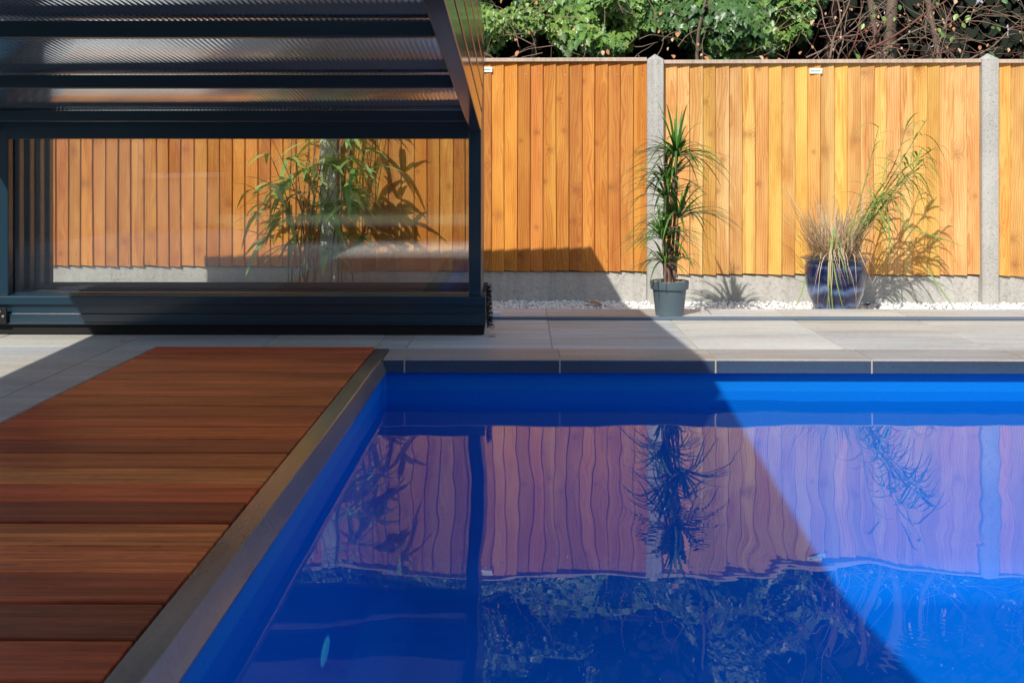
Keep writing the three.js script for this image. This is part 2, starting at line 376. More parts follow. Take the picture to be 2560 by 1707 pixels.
{
  const basin = structure('pool_basin');
  // one shell with rounded floor edges: a rounded-rectangle outline sunk and drawn in towards the floor
  const outline = (inset, r) => {
    const x0 = POOL.x0 + inset, x1 = POOL.x1 - inset, d0 = POOL.d0 + inset, d1 = POOL.d1 - inset, pts = [];
    for (const [cx, cd, a0] of [[x1 - r, d1 - r, 0], [x0 + r, d1 - r, 90], [x0 + r, d0 + r, 180], [x1 - r, d0 + r, 270]])
      for (let k = 0; k <= 6; k++) { const a = (a0 + 15 * k) * Math.PI / 180; pts.push([cx + Math.cos(a) * r, cd + Math.sin(a) * r]); }
    return pts;
  };
  const rows = [[-0.0562, 0, 0.02], [-0.062, -0.0, 0.02], [-0.10, 0, 0.02], [-0.7, 0.005, 0.02]];
  const f = 0.16; for (let k = 1; k <= 8; k++) { const a = k / 8 * Math.PI / 2; rows.push([POOL.floor + f - f * Math.sin(a) - 0, 0.005 + f - f * Math.cos(a), 0.02 + 0.05 * k / 8]); }
  const pos = [], uv = [], idx = [], n = 28;
  rows.forEach(([y, inset, r], i) => {
    outline(inset, r).forEach(([x, d], k) => { pos.push(x, y, -d); uv.push((x + d) * 1.5, (y + i * 0.01) * 1.5); if (i) { const a = (i - 1) * n + k, b = (i - 1) * n + (k + 1) % n; idx.push(a, a + n, b, b, a + n, b + n); } });
  });
  const last = (rows.length - 1) * n, c = pos.length / 3;
  pos.push((POOL.x0 + POOL.x1) / 2, POOL.floor, -(POOL.d0 + POOL.d1) / 2); uv.push(3, 3);
  for (let k = 0; k < n; k++) idx.push(last + k, c, last + (k + 1) % n);
  const g = new THREE.BufferGeometry();
  g.setAttribute('position', new THREE.Float32BufferAttribute(pos, 3)); g.setAttribute('uv', new THREE.Float32BufferAttribute(uv, 2)); g.setIndex(idx); g.computeVertexNormals();
  const lm = M.liner.clone(); lm.side = THREE.DoubleSide;
  part('liner', g, lm, basin);
  // liner bead under the coping
  part('liner_bead', mergeGeometries([span(POOL.x0 + 0.001, POOL.x1, -0.064, -0.0565, 4.408, 4.4175, 0.002), span(POOL.x0 + 0.0005, POOL.x0 + 0.009, -0.064, -0.0575, POOL.d0 + 0.01, 4.405, 0.002)]), M.liner, basin);
}
{
  // still water with slow, faint ripples
  const q = rng(8), W = [];
  for (let i = 0; i < 26; i++) { const L = 0.09 * Math.pow(7, q()), a = q() * Math.PI * 2, sl = 0.0021 * Math.pow(L / 0.3, 0.45); W.push([Math.cos(a) * 2 * Math.PI / L, Math.sin(a) * 2 * Math.PI / L * 0.5, q() * 7, sl * L / (2 * Math.PI)]); }
  const hAt = (x, d) => {
    let h = 0, gx = 0, gd = 0;
    const calm = 0.45 + 1.15 * vnoise(x * 1.4 + 9, d * 1.2 + 5, 997, 997, 4), ruffle = 0.0004 * sstep(0.52, 0.8, vnoise(x * 2.1 + 3, d * 2.6 + 8, 997, 997, 11));
    for (const [kx, kd, ph, A] of W) { const t = kx * x + kd * d + ph, c = Math.cos(t) * A; h += Math.sin(t) * A * calm; gx += kx * c * calm; gd += kd * c * calm; }
    gx += ruffle * 3 * Math.sin(x * 60 + d * 190 + 3 * Math.sin(x * 9)); gd += ruffle * 3 * Math.sin(d * 210 + x * 25);
    for (const [cx, cd, r0, A] of [[0.92, 1.86, 0.30, 0.00012], [1.15, 2.62, 0.09, 0.00009], [0.42, 2.9, 0.05, 0.00006]]) {
      const dx = x - cx, dd = d - cd, r = Math.hypot(dx, dd) + 1e-6, e = Math.exp(-(((r - r0) / 0.035) ** 2)), w = 2 * Math.PI / 0.022;
      h += A * 0.4 * e * Math.sin(w * r); const s = A * 0.4 * e * w * Math.cos(w * r); gx += s * dx / r; gd += s * dd / r;
    }
    return [h, gx, gd];
  };
  const x0 = POOL.x0 + 0.0005, x1 = POOL.x1 - 0.001, d0 = POOL.d0 + 0.001, d1 = POOL.d1 - 0.0005, nx = 420, nd = 300, pos = [], nor = [], uv = [], idx = [];
  for (let j = 0; j <= nd; j++) for (let i = 0; i <= nx; i++) {
    const x = lerp(x0, x1, i / nx), d = lerp(d0, d1, j / nd), [h, gx, gd] = hAt(x, d), k = 1 / Math.hypot(gx, 1, gd);
    pos.push(x, POOL.water + h, -d); nor.push(-gx * k, k, gd * k); uv.push(x, d);
    if (i && j) { const b = j * (nx + 1) + i, a = b - nx - 1; idx.push(a - 1, a, b - 1, b - 1, a, b); }
  }
  const g = new THREE.BufferGeometry();
  g.setAttribute('position', new THREE.Float32BufferAttribute(pos, 3)); g.setAttribute('normal', new THREE.Float32BufferAttribute(nor, 3)); g.setAttribute('uv', new THREE.Float32BufferAttribute(uv, 2)); g.setIndex(idx);
  const w = structure('water', g, M.water); w.castShadow = false;
}
{
  // underwater fitting on the wall beside the deck
  const t = thing('pool_light', 'small pale blue oval fitting under water on the pool wall beside the deck', 'pool light', P(-0.541, -0.581, 3.093));
  const lens = new THREE.SphereGeometry(0.5, 24, 12).scale(0.012, 0.064, 0.15);
  part('lens', lens, std({ color: lin(0.25, 0.85, 0.95), roughness: 0.3 }), t);
  part('bezel', new THREE.TorusGeometry(0.5, 0.05, 8, 32).scale(0.145, 0.066, 0.05).rotateY(Math.PI / 2), std({ color: lin(0.02, 0.22, 0.6), roughness: 0.4 }), t);
}

// ---------------------------------------------------------------- fence
const fenceD = (x) => 6.715 - 0.029 * (x - 0.8), FY = -0.029;
const fp = (x, h) => P(x, h, fenceD(x));
const BH = 1.232;
function fencePanel(xc, h0, label, seed, tint, tagX) {
  const q = rng(seed), t = thing('fence_panel', label, 'fence panel', fp(xc, h0), 'feather-edge wooden fence panels between concrete posts');
  t.rotation.y = FY;
  const N = 24, W = 1.836, pitch = W / N, nails = [];
  for (let i = 0; i < N; i++) {
    const x0 = -W / 2 + i * pitch, wob = () => (q() - 0.5) * 0.006;
    const xl = x0 - 0.016, xr = x0 + pitch + wob() * 0.8, b0 = (q() - 0.5) * 0.006, b1 = b0 + 0.003 + (q() - 0.3) * 0.006, lean = (q() - 0.5) * 0.006, zt = 0.013 + q() * 0.005;
    // wedge section: thin edge tucked under the neighbour, thick edge proud; slightly bowed along its length
    const rows = 7, pos = [], uv = [], idx = [], strip = Math.floor(q() * BN), flip = q() < 0.5, ov = q(), bow = (q() - 0.5) * 0.005, warp = (q() - 0.5) * 0.004;
    for (let r = 0; r <= rows; r++) {
      const v = r / rows, sx = lean * (v - 0.5) + bow * Math.sin(v * Math.PI) + warp * Math.sin(v * 5 + i);
      const yl = lerp(-b0, BH, v), yr = lerp(-b1, BH, v);
      const sec = [[xl, 0.0005, yl], [xl, 0.0035, yl], [xr - 0.0015 + sx, zt + 0.003, yr], [xr + sx, zt + 0.0018, yr], [xr + sx, 0.0005, yr]];
      sec.forEach(([x, z, y], k) => { pos.push(x, y, z); const uu = k < 2 ? 0.03 : k === 2 ? 0.94 : k === 3 ? 0.95 : 0.97; uv.push((strip + (flip ? 1 - uu : uu)) / BN, v + ov); });
      if (r) for (let k = 0; k < 5; k++) { const a = (r - 1) * 5 + k, b = (r - 1) * 5 + (k + 1) % 5; idx.push(a, b, a + 5, b, b + 5, a + 5); }
    }
    const e = rows * 5; idx.push(0, 2, 1, 0, 3, 2, 0, 4, 3, e, e + 1, e + 2, e, e + 2, e + 3, e, e + 3, e + 4);
    let g = new THREE.BufferGeometry();
    g.setAttribute('position', new THREE.Float32BufferAttribute(pos, 3)); g.setAttribute('uv', new THREE.Float32BufferAttribute(uv, 2)); g.setIndex(idx);
    g = g.toNonIndexed(); g.computeVertexNormals();
    const k = 0.86 + 0.26 * q(), m = M.wood.clone();
    m.color = lin(tint[0] * k, tint[1] * k * (0.955 + 0.09 * q()), tint[2] * k * (0.75 + 0.65 * q()));
    part('board', g, m, t);
    for (const ny of [0.045, 0.62, 1.16]) nails.push(new THREE.SphereGeometry(0.0028, 6, 4).scale(1, 1, 0.5).translate(x0 + pitch * 0.72, ny + (q() - 0.5) * 0.012, zt * 0.72 + 0.0045));
  }
  stuffPart('nail_heads', mergeGeometries(nails), M.nail, t);
  const cap = box(W, 0.022, 0.05, 0.002).translate(0, BH + 0.0105, 0.012);
  { const p = cap.attributes.position, uv = cap.attributes.uv; for (let k = 0; k < p.count; k++) uv.setXY(k, (3.5 + p.getZ(k) * 6) / BN, p.getX(k)); }
  part('capping_rail', cap, M.cap, t);
  part('back_rail', span(-W / 2, W / 2, 0.10, 0.16, 0.002, 0.036, 0.002), M.cap, t);
  if (tagX !== undefined) {
    const tg = part('label_tag', box(0.074, 0.032, 0.0015, 0.0005).translate(tagX, BH - 0.045, 0.0215), M.tag, t, 'small white label with a green line of print');
    const ink = []; const q2 = rng(seed + 5); for (let x = -0.027; x < 0.026; x += 0.0062) ink.push(box(0.0045, 0.006 + 0.002 * q2(), 0.0006, 0).translate(tagX + x, BH - 0.045, 0.0226));
    part('print', mergeGeometries(ink), M.tagInk, tg);
  }
  return t;
}
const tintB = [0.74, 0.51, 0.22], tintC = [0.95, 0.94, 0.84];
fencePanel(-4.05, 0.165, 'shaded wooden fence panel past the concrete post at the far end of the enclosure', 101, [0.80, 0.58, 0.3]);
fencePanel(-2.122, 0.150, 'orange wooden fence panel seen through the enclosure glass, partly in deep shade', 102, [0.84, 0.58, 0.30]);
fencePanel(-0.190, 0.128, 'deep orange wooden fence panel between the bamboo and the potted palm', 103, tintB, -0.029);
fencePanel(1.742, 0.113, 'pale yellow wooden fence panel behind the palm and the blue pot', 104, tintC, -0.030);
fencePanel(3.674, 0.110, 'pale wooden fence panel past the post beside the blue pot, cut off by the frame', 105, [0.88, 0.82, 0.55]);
function fencePost(x, top, label) {
  const t = thing('concrete_post', label, 'fence post', fp(x, -0.12), 'concrete fence posts');
  t.rotation.y = FY;
  const H = top + 0.12, g = new RoundedBoxGeometry(0.097, H - 0.03, 0.10, 1, 0.006).translate(0, (H - 0.03) / 2, 0);
  part('shaft', boxUV(g, 1.3, x, x), M.concrete, t);
  // weathered cap: four slopes to a short ridge
  const c = new THREE.ConeGeometry(0.0655, 0.034, 4, 1).rotateY(Math.PI / 4).translate(0, H - 0.0145, 0);
  part('cap', boxUV(c.toNonIndexed(), 1.3, x, x), M.concrete, t);
}
fencePost(-5.02, 1.43, 'pale grey concrete fence post far along behind the enclosure');
fencePost(-3.088, 1.425, 'grey concrete fence post at the shaded end behind the enclosure');
fencePost(-1.156, 1.415, 'pale grey concrete fence post behind the bamboo');
fencePost(0.776, 1.402, 'pale grey concrete fence post directly behind the potted palm');
fencePost(2.708, 1.398, 'pale grey concrete fence post next to the blue glazed pot');
fencePost(4.64, 1.395, 'grey concrete fence post at the end of the run beyond the frame');
function gravelBoard(xc, top, label) {
  const t = thing('gravel_board', label, 'gravel board', fp(xc, -0.19), 'concrete gravel boards under the fence panels');
  t.rotation.y = FY;
  part('slab', box(1.836, top + 0.19 - 0.001, 0.045, 0.003, 0.9, xc, xc * 2).translate(0, (top + 0.19) / 2, -0.026), M.concrete, t);
}
gravelBoard(-4.05, 0.157, 'grey concrete board under the fence panel in the shade behind the enclosure');
gravelBoard(-2.122, 0.142, 'sunlit concrete board under the fence panel seen through the glass');
gravelBoard(-0.190, 0.120, 'stained concrete board under the deep orange fence panel, half in shadow');
gravelBoard(1.742, 0.105, 'pale concrete board under the fence panel behind the blue pot');
gravelBoard(3.674, 0.102, 'pale concrete board past the post beside the blue pot');

// white gravel strip at the foot of the fence
structure('gravel_bed', span(-5.2, 5.6, -0.14, -0.084, 5.945, 6.9, 0, 1), M.gravelBed);
{
  const q = rng(61), N = 16000, g = new THREE.IcosahedronGeometry(1, 0), o = new THREE.InstancedMesh(g, M.stone, N), m = new THREE.Matrix4(), e = new THREE.Euler(), v = new THREE.Vector3(), s = new THREE.Vector3(), Q = new THREE.Quaternion(), c = new THREE.Color();
  for (let i = 0; i < N; i++) {
    const x = -2.9 + 7.6 * q(), t = Math.pow(q(), 0.75), d = lerp(5.96, fenceD(x) + 0.005, t), r = 0.005 + 0.007 * q();
    v.set(x, -0.083 + r * 0.5 + 0.014 * q() + 0.012 * sstep(6.45, 6.7, d), -d); s.set(r, r * (0.55 + 0.4 * q()), r * (0.7 + 0.4 * q())); Q.setFromEuler(e.set(q() * 6, q() * 6, q() * 6));
    o.setMatrixAt(i, m.compose(v, Q, s)); const k = 0.82 + 0.22 * q(); o.setColorAt(i, c.setRGB(k, k * 0.99, k * 0.975));
  }
  o.name = 'white_gravel'; o.castShadow = o.receiveShadow = true; o.userData = { label: 'strip of white decorative gravel at the foot of the fence', category: 'gravel', kind: 'stuff' };
  scene.add(o);
}

// ---------------------------------------------------------------- pool enclosure: five nested sliding segments
const SLOPE = 0.1, D_NEAR = -0.75;
function segment(i, dB, h5, x0, x1, label) {
  const rh = i < 4 ? SEG[i + 1][1] - h5 - 0.024 : 0.088;     // depth of the end rafters
  const t = thing('enclosure_segment', label, 'pool enclosure', P(0, 0, 0), 'nested sliding segments of the pool enclosure');
  const roof = (d) => h5 + SLOPE * (5 - d), inner = i === 0;
  const lift = 0.0;
  // base beam with its steps, on the fence side and on the near side
  const f = dB - 0.025;
  const prof = (s, d) => [[0, 0.047], [-0.006, 0.048], [-0.006, 0.055], [0, 0.058], [0, 0.092], [0.012, 0.095], [0.012, 0.133], [-0.004, 0.136], [-0.004, 0.167], [-0.001, 0.171], [0.044, 0.184], [0.058, 0.184], [0.058, 0.047]].map(([a, h]) => [d + s * a, h + lift]);
  const bx1 = x1 + 0.017;
  part('base_beam', run(prof(1, f), x0 - 0.01, bx1), inner ? M.frame : M.frameMatte, t);
  part('base_beam', run(prof(-1, D_NEAR).reverse(), x0 - 0.01, bx1), M.frame, t);
  part('brush_seal', span(x0, bx1 - 0.006, 0.004, 0.0485, f + 0.012, f + 0.044, 0.001), M.rubber, t);
  part('brush_seal', span(x0, bx1 - 0.006, 0.004, 0.0485, D_NEAR - 0.044, D_NEAR - 0.012, 0.001), M.rubber, t);
  // uprights
  const up = (x, d, top, w = 0.056) => part('upright', span(x, x + w, 0.172, top, d - 0.025, d + 0.025, 0.006), M.frame, t);
  up(x0, dB, roof(dB) + 0.06, Math.max(0.056, -2.262 - x0)); up(x1 - 0.056, dB, roof(dB) + 0.06); up(x0, D_NEAR, roof(D_NEAR) + 0.05); up(x1 - 0.056, D_NEAR, roof(D_NEAR) + 0.05);
  part('head_beam', span(x0 + 0.057, x1 - 0.057, roof(dB) - 0.034, roof(dB) + (inner ? 0.052 : 0.084), dB - 0.024, dB + 0.03, 0.004), M.frame, t);
  part('head_beam', span(x0 + 0.057, x1 - 0.057, roof(D_NEAR) - 0.034, roof(D_NEAR) + 0.012, D_NEAR - 0.02, D_NEAR + 0.02, 0.004), M.frame, t);
  const pane = (d, top) => part('pane', new THREE.PlaneGeometry(x1 - x0 - 0.112, top - 0.184).translate((x0 + x1) / 2, (top + 0.184) / 2, -d), M.glass, t);
  pane(dB + 0.012, roof(dB) - 0.034);                                  // the near side stands open
  // end rafters: glossy outer faces
  const len = dB + 0.028 - (D_NEAR - 0.03), ang = -Math.atan(SLOPE);
  for (const s of [0, 1]) {
    const g = boxUV(new RoundedBoxGeometry(0.054, rh, len / Math.cos(ang), 1, 0.004)), mid = (dB + 0.028 + D_NEAR - 0.03) / 2;
    g.rotateX(ang).translate(s ? x1 - 0.0275 : x0 + 0.0275, roof(mid) + rh / 2, -mid);
    const r = part('end_rafter', g, M.gloss, t);
    // gasket that closes the slot up to the next segment's rafter
    const b = boxUV(new THREE.BoxGeometry(0.040, 0.026, len / Math.cos(ang) - 0.05)).rotateX(ang).translate(s ? x1 - 0.026 : x0 + 0.026, roof(mid) + rh + 0.0118, -mid);
    if (i < 4) part('gasket', b, M.rubber, r);
  }
  const pd = inner ? [4.70, 3.894, 3.087, 2.28, 1.473, 0.666, -0.141] : [3.894, 2.28, 0.666];
  for (const d of pd) part('purlin', span(x0 + 0.056, x1 - 0.056, roof(d) + 0.001, roof(d) + 0.046, d - 0.022, d + 0.022, 0.004), M.frame, t);
  // roof sheets: ribbed, bowed a little between the purlins
  const xo = inner ? x0 : -1.74;                                     // the outer roofs carry a clear panel towards their far end
  if (!inner) {
    part('clear_roof_panel', new THREE.PlaneGeometry(xo - x0 - 0.06, (dB - D_NEAR) / Math.cos(ang)).rotateX(-Math.PI / 2).rotateX(ang).translate((x0 + 0.055 + xo) / 2, roof((dB + D_NEAR) / 2) + 0.052, -(dB + D_NEAR) / 2), M.glass, t);
  }
  const edges = inner ? [dB, ...pd, D_NEAR] : [dB, D_NEAR], q = rng(300 + i);
  for (let k = 0; k + 1 < edges.length; k++) {
    const a = edges[k], b = edges[k + 1], nx = inner ? 130 * 6 : 8, nd = inner ? 20 : 10, X0 = xo + (inner ? 0.05 : 0), X1 = x1 - 0.05, pos = [], uv = [], idx = [];
    const A = inner ? 0.010 + 0.003 * q() : 0.004, ph = q() * 6;
    for (let j = 0; j <= nd; j++) for (let n = 0; n <= nx; n++) {
      const x = lerp(X0, X1, n / nx), v = j / nd, d = lerp(a, b, v);
      const sag = A * Math.sin(v * Math.PI) * (1 + 0.35 * Math.sin(x * 1.7 + ph)), rib = inner ? 0.0003 * Math.cos((x - X0) / 0.016 * 2 * Math.PI) : 0;
      pos.push(x, roof(d) + 0.048 - sag + rib + 0.004, -d); uv.push(x, d);
      if (n && j) { const e = j * (nx + 1) + n, c = e - nx - 1; idx.push(c - 1, e - 1, c, c, e - 1, e); }
    }
    const g = new THREE.BufferGeometry();
    g.setAttribute('position', new THREE.Float32BufferAttribute(pos, 3)); g.setAttribute('uv', new THREE.Float32BufferAttribute(uv, 2)); g.setIndex(idx); g.computeVertexNormals();
    const m = M.sheet.clone(); m.side = THREE.DoubleSide;
    part('roof_sheet', g, m, t);
  }
  return t;
}
const SEG = [[5.0, 0.895, -2.42, -0.183], [5.11, 1.005, -2.385, -0.184], [5.22, 1.13, -2.43, -0.185], [5.33, 1.25, -2.48, -0.186], [5.435, 1.362, -2.53, -0.187]];
const ordinal = ['lowest, innermost dark blue enclosure segment with ribbed roof sheets over the deck', 'second-lowest enclosure segment, nested just outside the innermost glazed one', 'middle one of the five nested enclosure segments with glossy end rafter', 'second-tallest enclosure segment, just inside the outermost one', 'tallest, outermost enclosure segment standing next to the wooden fence'];
const segs = SEG.map((s, i) => segment(i, ...s, ordinal[i]));
{
  // fittings on the innermost segment: wheel bracket with screws at one end, brush flap and end stop at the other
  const t = segs[0];
  const br = part('wheel_bracket', span(-2.335, -2.262, 0.05, 0.122, 4.955, 4.968, 0.003), M.rubber, t);
  for (const [x, h] of [[-2.29, 0.106], [-2.275, 0.086], [-2.30, 0.07]]) part('screw', new THREE.CylinderGeometry(0.006, 0.006, 0.006, 10).rotateX(Math.PI / 2).translate(x, h, -4.953), M.steel, br);
  const q = rng(9), br2 = [];
  for (let i = 0; i < 260; i++) { const h = 0.02 + 0.19 * Math.pow(q(), 0.9), d = 5.0 + 0.10 * q(), l = 0.012 + 0.03 * (1 - h / 0.22) * q() + 0.012 * h * 5 * q(); br2.push(new THREE.CylinderGeometry(0.0009, 0.0009, l, 4).rotateZ(Math.PI / 2 + (q() - 0.5) * 0.9).rotateY((q() - 0.5) * 1.2).translate(-0.163 + l / 2, h, -d)); }
  stuffPart('brush_flap', mergeGeometries(br2), M.rubber, t);
}
{
  const t = thing('track_rail', 'long low blue-grey metal track lying on the paving along the enclosure', 'track', P(0, 0, 5.515));
  part('rail', run([[-0.022, 0.002], [-0.022, 0.012], [-0.020, 0.014], [-0.006, 0.014], [-0.004, 0.010], [0.004, 0.010], [0.006, 0.014], [0.02, 0.014], [0.022, 0.012], [0.022, 0.002]], -2.75, 5.3), M.railm, t);
  part('end_stop', span(-0.155, -0.105, 0.0145, 0.036, -0.024, 0.02, 0.003), M.plastic, t);
}

// ---------------------------------------------------------------- plants
function arc(base, yaw, rise, reach, droop, n = 9, wig = 0) {   // points of an arching blade
  const pts = [], dx = Math.cos(yaw), dz = Math.sin(yaw);
  for (let i = 0; i < n; i++) { const t = i / (n - 1); pts.push(new THREE.Vector3(base.x + dx * reach * t + wig * Math.sin(t * 7), base.y + rise * t - droop * t * t * (0.6 + 0.4 * t), base.z + dz * reach * t)); }
  return pts;
}
{
  // potted palm
  const base = P(0.731, 0, 5.69), t = thing('potted_palm', 'slender spiky-leaved palm in a grey plastic pot on the paving', 'potted plant', base);
  const S = 502, at = (px, py, dz = 0) => new THREE.Vector3((px - 1675) / S, 0.735 - (py - 419) / S, dz);
  const q = rng(71);
  const prof = [[0, 0.0], [0.068, 0.0], [0.070, 0.004], [0.0835, 0.128], [0.0885, 0.129], [0.0945, 0.132], [0.0965, 0.168], [0.0945, 0.172], [0.0915, 0.170], [0.089, 0.14], [0, 0.138]].map(([x, y]) => new THREE.Vector2(x, y));
  part('pot', new THREE.LatheGeometry(prof, 48), M.potPlastic, t);
  part('seam', box(0.0016, 0.052, 0.003, 0).translate(-0.028, 0.150, 0.0925), M.rubber, t);
  part('soil', new THREE.CylinderGeometry(0.087, 0.087, 0.012, 32).translate(0, 0.150, 0), M.soil, t);
  const chips = [];
  for (let i = 0; i < 150; i++) { const a = q() * 7, r = 0.083 * Math.sqrt(q()); chips.push(new THREE.IcosahedronGeometry(0.005 + 0.005 * q(), 0).scale(1.3, 0.6, 1).rotateY(q() * 6).translate(r * Math.cos(a), 0.158 + 0.006 * q(), r * Math.sin(a))); }
  stuffPart('bark_chips', mergeGeometries(chips), M.bark, t);
  const stems = [[[1675, 708], [1673, 640], [1676, 560], [1682, 480], [1691, 405]], [[1684, 708], [1690, 640], [1697, 565]], [[1664, 708], [1661, 650], [1659, 598]], [[1672, 708], [1676, 610], [1671, 520], [1668, 455]], [[1680, 708], [1684, 620], [1690, 520], [1693, 440]]];
  stems.forEach((s, k) => part('stem', stem(s.map(([x, y], j) => at(x, y, [0, 0.02, 0.015, -0.02, -0.012][k] + j * 0.002)), 0.0095 - 0.0008 * k, 0.0075, 8, 2), M.cane, t));
  const heads = [[1692, 388, 0, 66, 0.34, 1], [1690, 434, -0.02, 20, 0.30, 0], [1667, 450, -0.03, 26, 0.30, 0], [1667, 494, -0.02, 28, 0.31, 0], [1699, 540, 0.02, 56, 0.35, 0], [1658, 594, 0.015, 48, 0.30, 0], [1694, 646, 0.02, 12, 0.18, 0], [1660, 655, 0.015, 26, 0.23, 0]];
  for (const [px, py, dz, n, L, top] of heads) {
    const c = at(px, py, dz);
    for (let k = 0; k < n; k++) {
      const yaw = k * 2.39996 + q() * 0.6, el = k < n * 0.12 ? 1.0 + 0.4 * q() : 0.1 + 0.7 * q(), l = L * (0.7 + 0.4 * q());
      const b = c.clone().add(new THREE.Vector3(Math.cos(yaw) * 0.008, 0.03 * (1 - k / n) - 0.012, Math.sin(yaw) * 0.008));
      const pts = arc(b, yaw, l * Math.sin(el), l * Math.cos(el) * (0.8 + 0.25 * q()), l * (0.3 + 0.45 * q()) * Math.cos(el * 0.7), 9);
      part('leaf', blade(pts, 0.0135 + 0.006 * q(), 0.3), palmGreens[Math.floor(q() * 4)], t);
    }
    if (top) for (const [x2, y2, w] of [[1691, 262, 0.013], [1709, 282, 0.011], [1700, 322, 0.010]]) {
      const e = at(x2, y2, dz + 0.02), b = at(px, py - 18, dz), mid = b.clone().lerp(e, 0.5);
      part('leaf', blade([b, b.clone().lerp(mid, 0.5), mid, mid.clone().lerp(e, 0.5), e], w, 0.4, new THREE.Vector3(1, 0, 0.2)), palmBright, t);
    }
  }
  for (const [b, e, w] of [[[1657, 588], [1645, 512], 0.016], [[1699, 540], [1704, 470], 0.013], [[1655, 590], [1628, 540], 0.015]]) {
    const B = at(...b, 0.03), E = at(...e, 0.05); part('leaf', blade([B, B.clone().lerp(E, 0.33), B.clone().lerp(E, 0.66), E], w, 0.3, new THREE.Vector3(1, 0, 0.3)), palmBright, t);
  }
}
{
  // blue glazed pot of half dead grass
  const base = P(1.728, -0.074, 6.31), t = thing('potted_grass', 'dry arching ornamental grass in a blue glazed pot by the fence', 'potted plant', base);
  const q = rng(83), S = 451, at = (px, py, dz = 0) => new THREE.Vector3((px - 2089) / S, 0.809 - (py - 419) / S, dz);
  const prof = [[0, 0], [0.100, 0], [0.105, 0.006], [0.124, 0.05], [0.147, 0.11], [0.162, 0.17], [0.168, 0.225], [0.165, 0.265], [0.160, 0.285], [0.166, 0.298], [0.182, 0.306], [0.191, 0.309], [0.193, 0.313], [0.190, 0.317], [0.172, 0.315], [0.150, 0.305], [0.148, 0.27], [0, 0.268]];
  const n = prof.length, body = new THREE.LatheGeometry(prof.slice(0, 10).map(([x, y]) => new THREE.Vector2(x, y)), 56);
  { const p = body.attributes.position, uv = body.attributes.uv; for (let k = 0; k < p.count; k++) uv.setXY(k, uv.getX(k) * 2, p.getY(k) / 0.31); }
  part('pot', body, M.glaze, t);
  part('rim', new THREE.LatheGeometry(prof.slice(9, n).map(([x, y]) => new THREE.Vector2(x, y)), 56), M.potRim, t);
  part('soil', new THREE.CylinderGeometry(0.146, 0.146, 0.01, 32).translate(0, 0.285, 0), M.soil, t);
  const top = new THREE.Vector3(0, 0.29, 0);
  const straw = [], pale = [];
  for (let i = 0; i < 300; i++) {
    const a = q() * 6.283, r = 0.10 * Math.sqrt(q()), b = new THREE.Vector3(r * Math.cos(a) - 0.0, 0.285, r * Math.sin(a));
    const l = 0.16 + 0.27 * q() + (q() < 0.25 ? 0.12 : 0), yaw = a + (q() - 0.5) * 1.4, el = 0.85 + 0.65 * q();
    const g = blade(arc(b, yaw, l * Math.sin(el), l * Math.cos(el) + 0.035 * q(), l * 0.45 * q() * q(), 8, 0.03 * (q() - 0.5)), 0.0065 + 0.0035 * q(), 0.25);
    (q() < 0.55 ? straw : pale).push(g);
  }
  for (let i = 0; i < 34; i++) {                                  // long pale straws that arch and hang
    const yaw = q() * 6.28, l = 0.25 + 0.2 * q(), b = new THREE.Vector3(0.07 * (q() - 0.5) * 2, 0.287, 0.07 * q());
    pale.push(blade(arc(b, yaw, l * 0.75, l * 0.6, l * (0.7 + 0.7 * q()), 9, 0.03 * (q() - 0.5)), 0.005, 0.3));
  }
  for (let i = 0; i < 9; i++) {                                   // over the rim, down the front
    const x = -0.14 + 0.2 * q(), b = new THREE.Vector3(x * 0.5, 0.30, 0.09);
    const e = new THREE.Vector3(x + (q() - 0.5) * 0.12, -0.02 + 0.10 * q(), 0.20 + 0.04 * q()), m = new THREE.Vector3(x * 0.8, 0.335 + 0.04 * q(), 0.185);
    pale.push(blade(new THREE.CatmullRomCurve3([b, m, m.clone().lerp(e, 0.45).add(new THREE.Vector3((q() - 0.5) * 0.03, 0, 0.02)), e]).getPoints(10), 0.0036, 0.3));
  }
  stuffPart('dry_stems', mergeGeometries(straw), M.straw, t);
  stuffPart('pale_dry_stems', mergeGeometries(pale), M.strawPale, t);
  // living culms leaning over, each with drooping blades
  const culms = [[[2102, 640], [2140, 520], [2170, 400], [2188, 316]], [[2110, 640], [2165, 520], [2225, 410], [2255, 300]], [[2112, 640], [2180, 510], [2240, 400], [2295, 300]], [[2112, 640], [2170, 530], [2235, 430], [2310, 370]], [[2108, 640], [2175, 540], [2230, 455], [2275, 400]], [[2108, 640], [2160, 545], [2205, 470], [2260, 420]], [[2100, 640], [2150, 560], [2195, 500], [2230, 440]]];
  culms.forEach((c, k) => {
    const pts = c.map(([x, y], j) => at(x, y, 0.02 + 0.012 * (k - 3) * j + 0.05 * j)), curve = new THREE.CatmullRomCurve3(pts);
    part('culm', stem(pts, 0.0052, 0.002, 5), grassGreens[2], t);
    const m = k < 3 ? 12 : 30;
    for (let i = 0; i < m; i++) {
      const b = curve.getPointAt(0.28 + 0.71 * (i + q()) / m), l = 0.10 + 0.17 * q(), yaw = (q() < 0.72 ? 0.15 : Math.PI * 0.95) + (q() - 0.5) * 1.5, el = 0.2 + 1.0 * q();
      part('blade', blade(arc(b, yaw, l * Math.sin(el), l * Math.cos(el), l * (0.55 + 0.8 * q()), 8), 0.011 + 0.006 * q(), 0.25), grassGreens[Math.floor(q() * 2.3)], t);
    }
  });
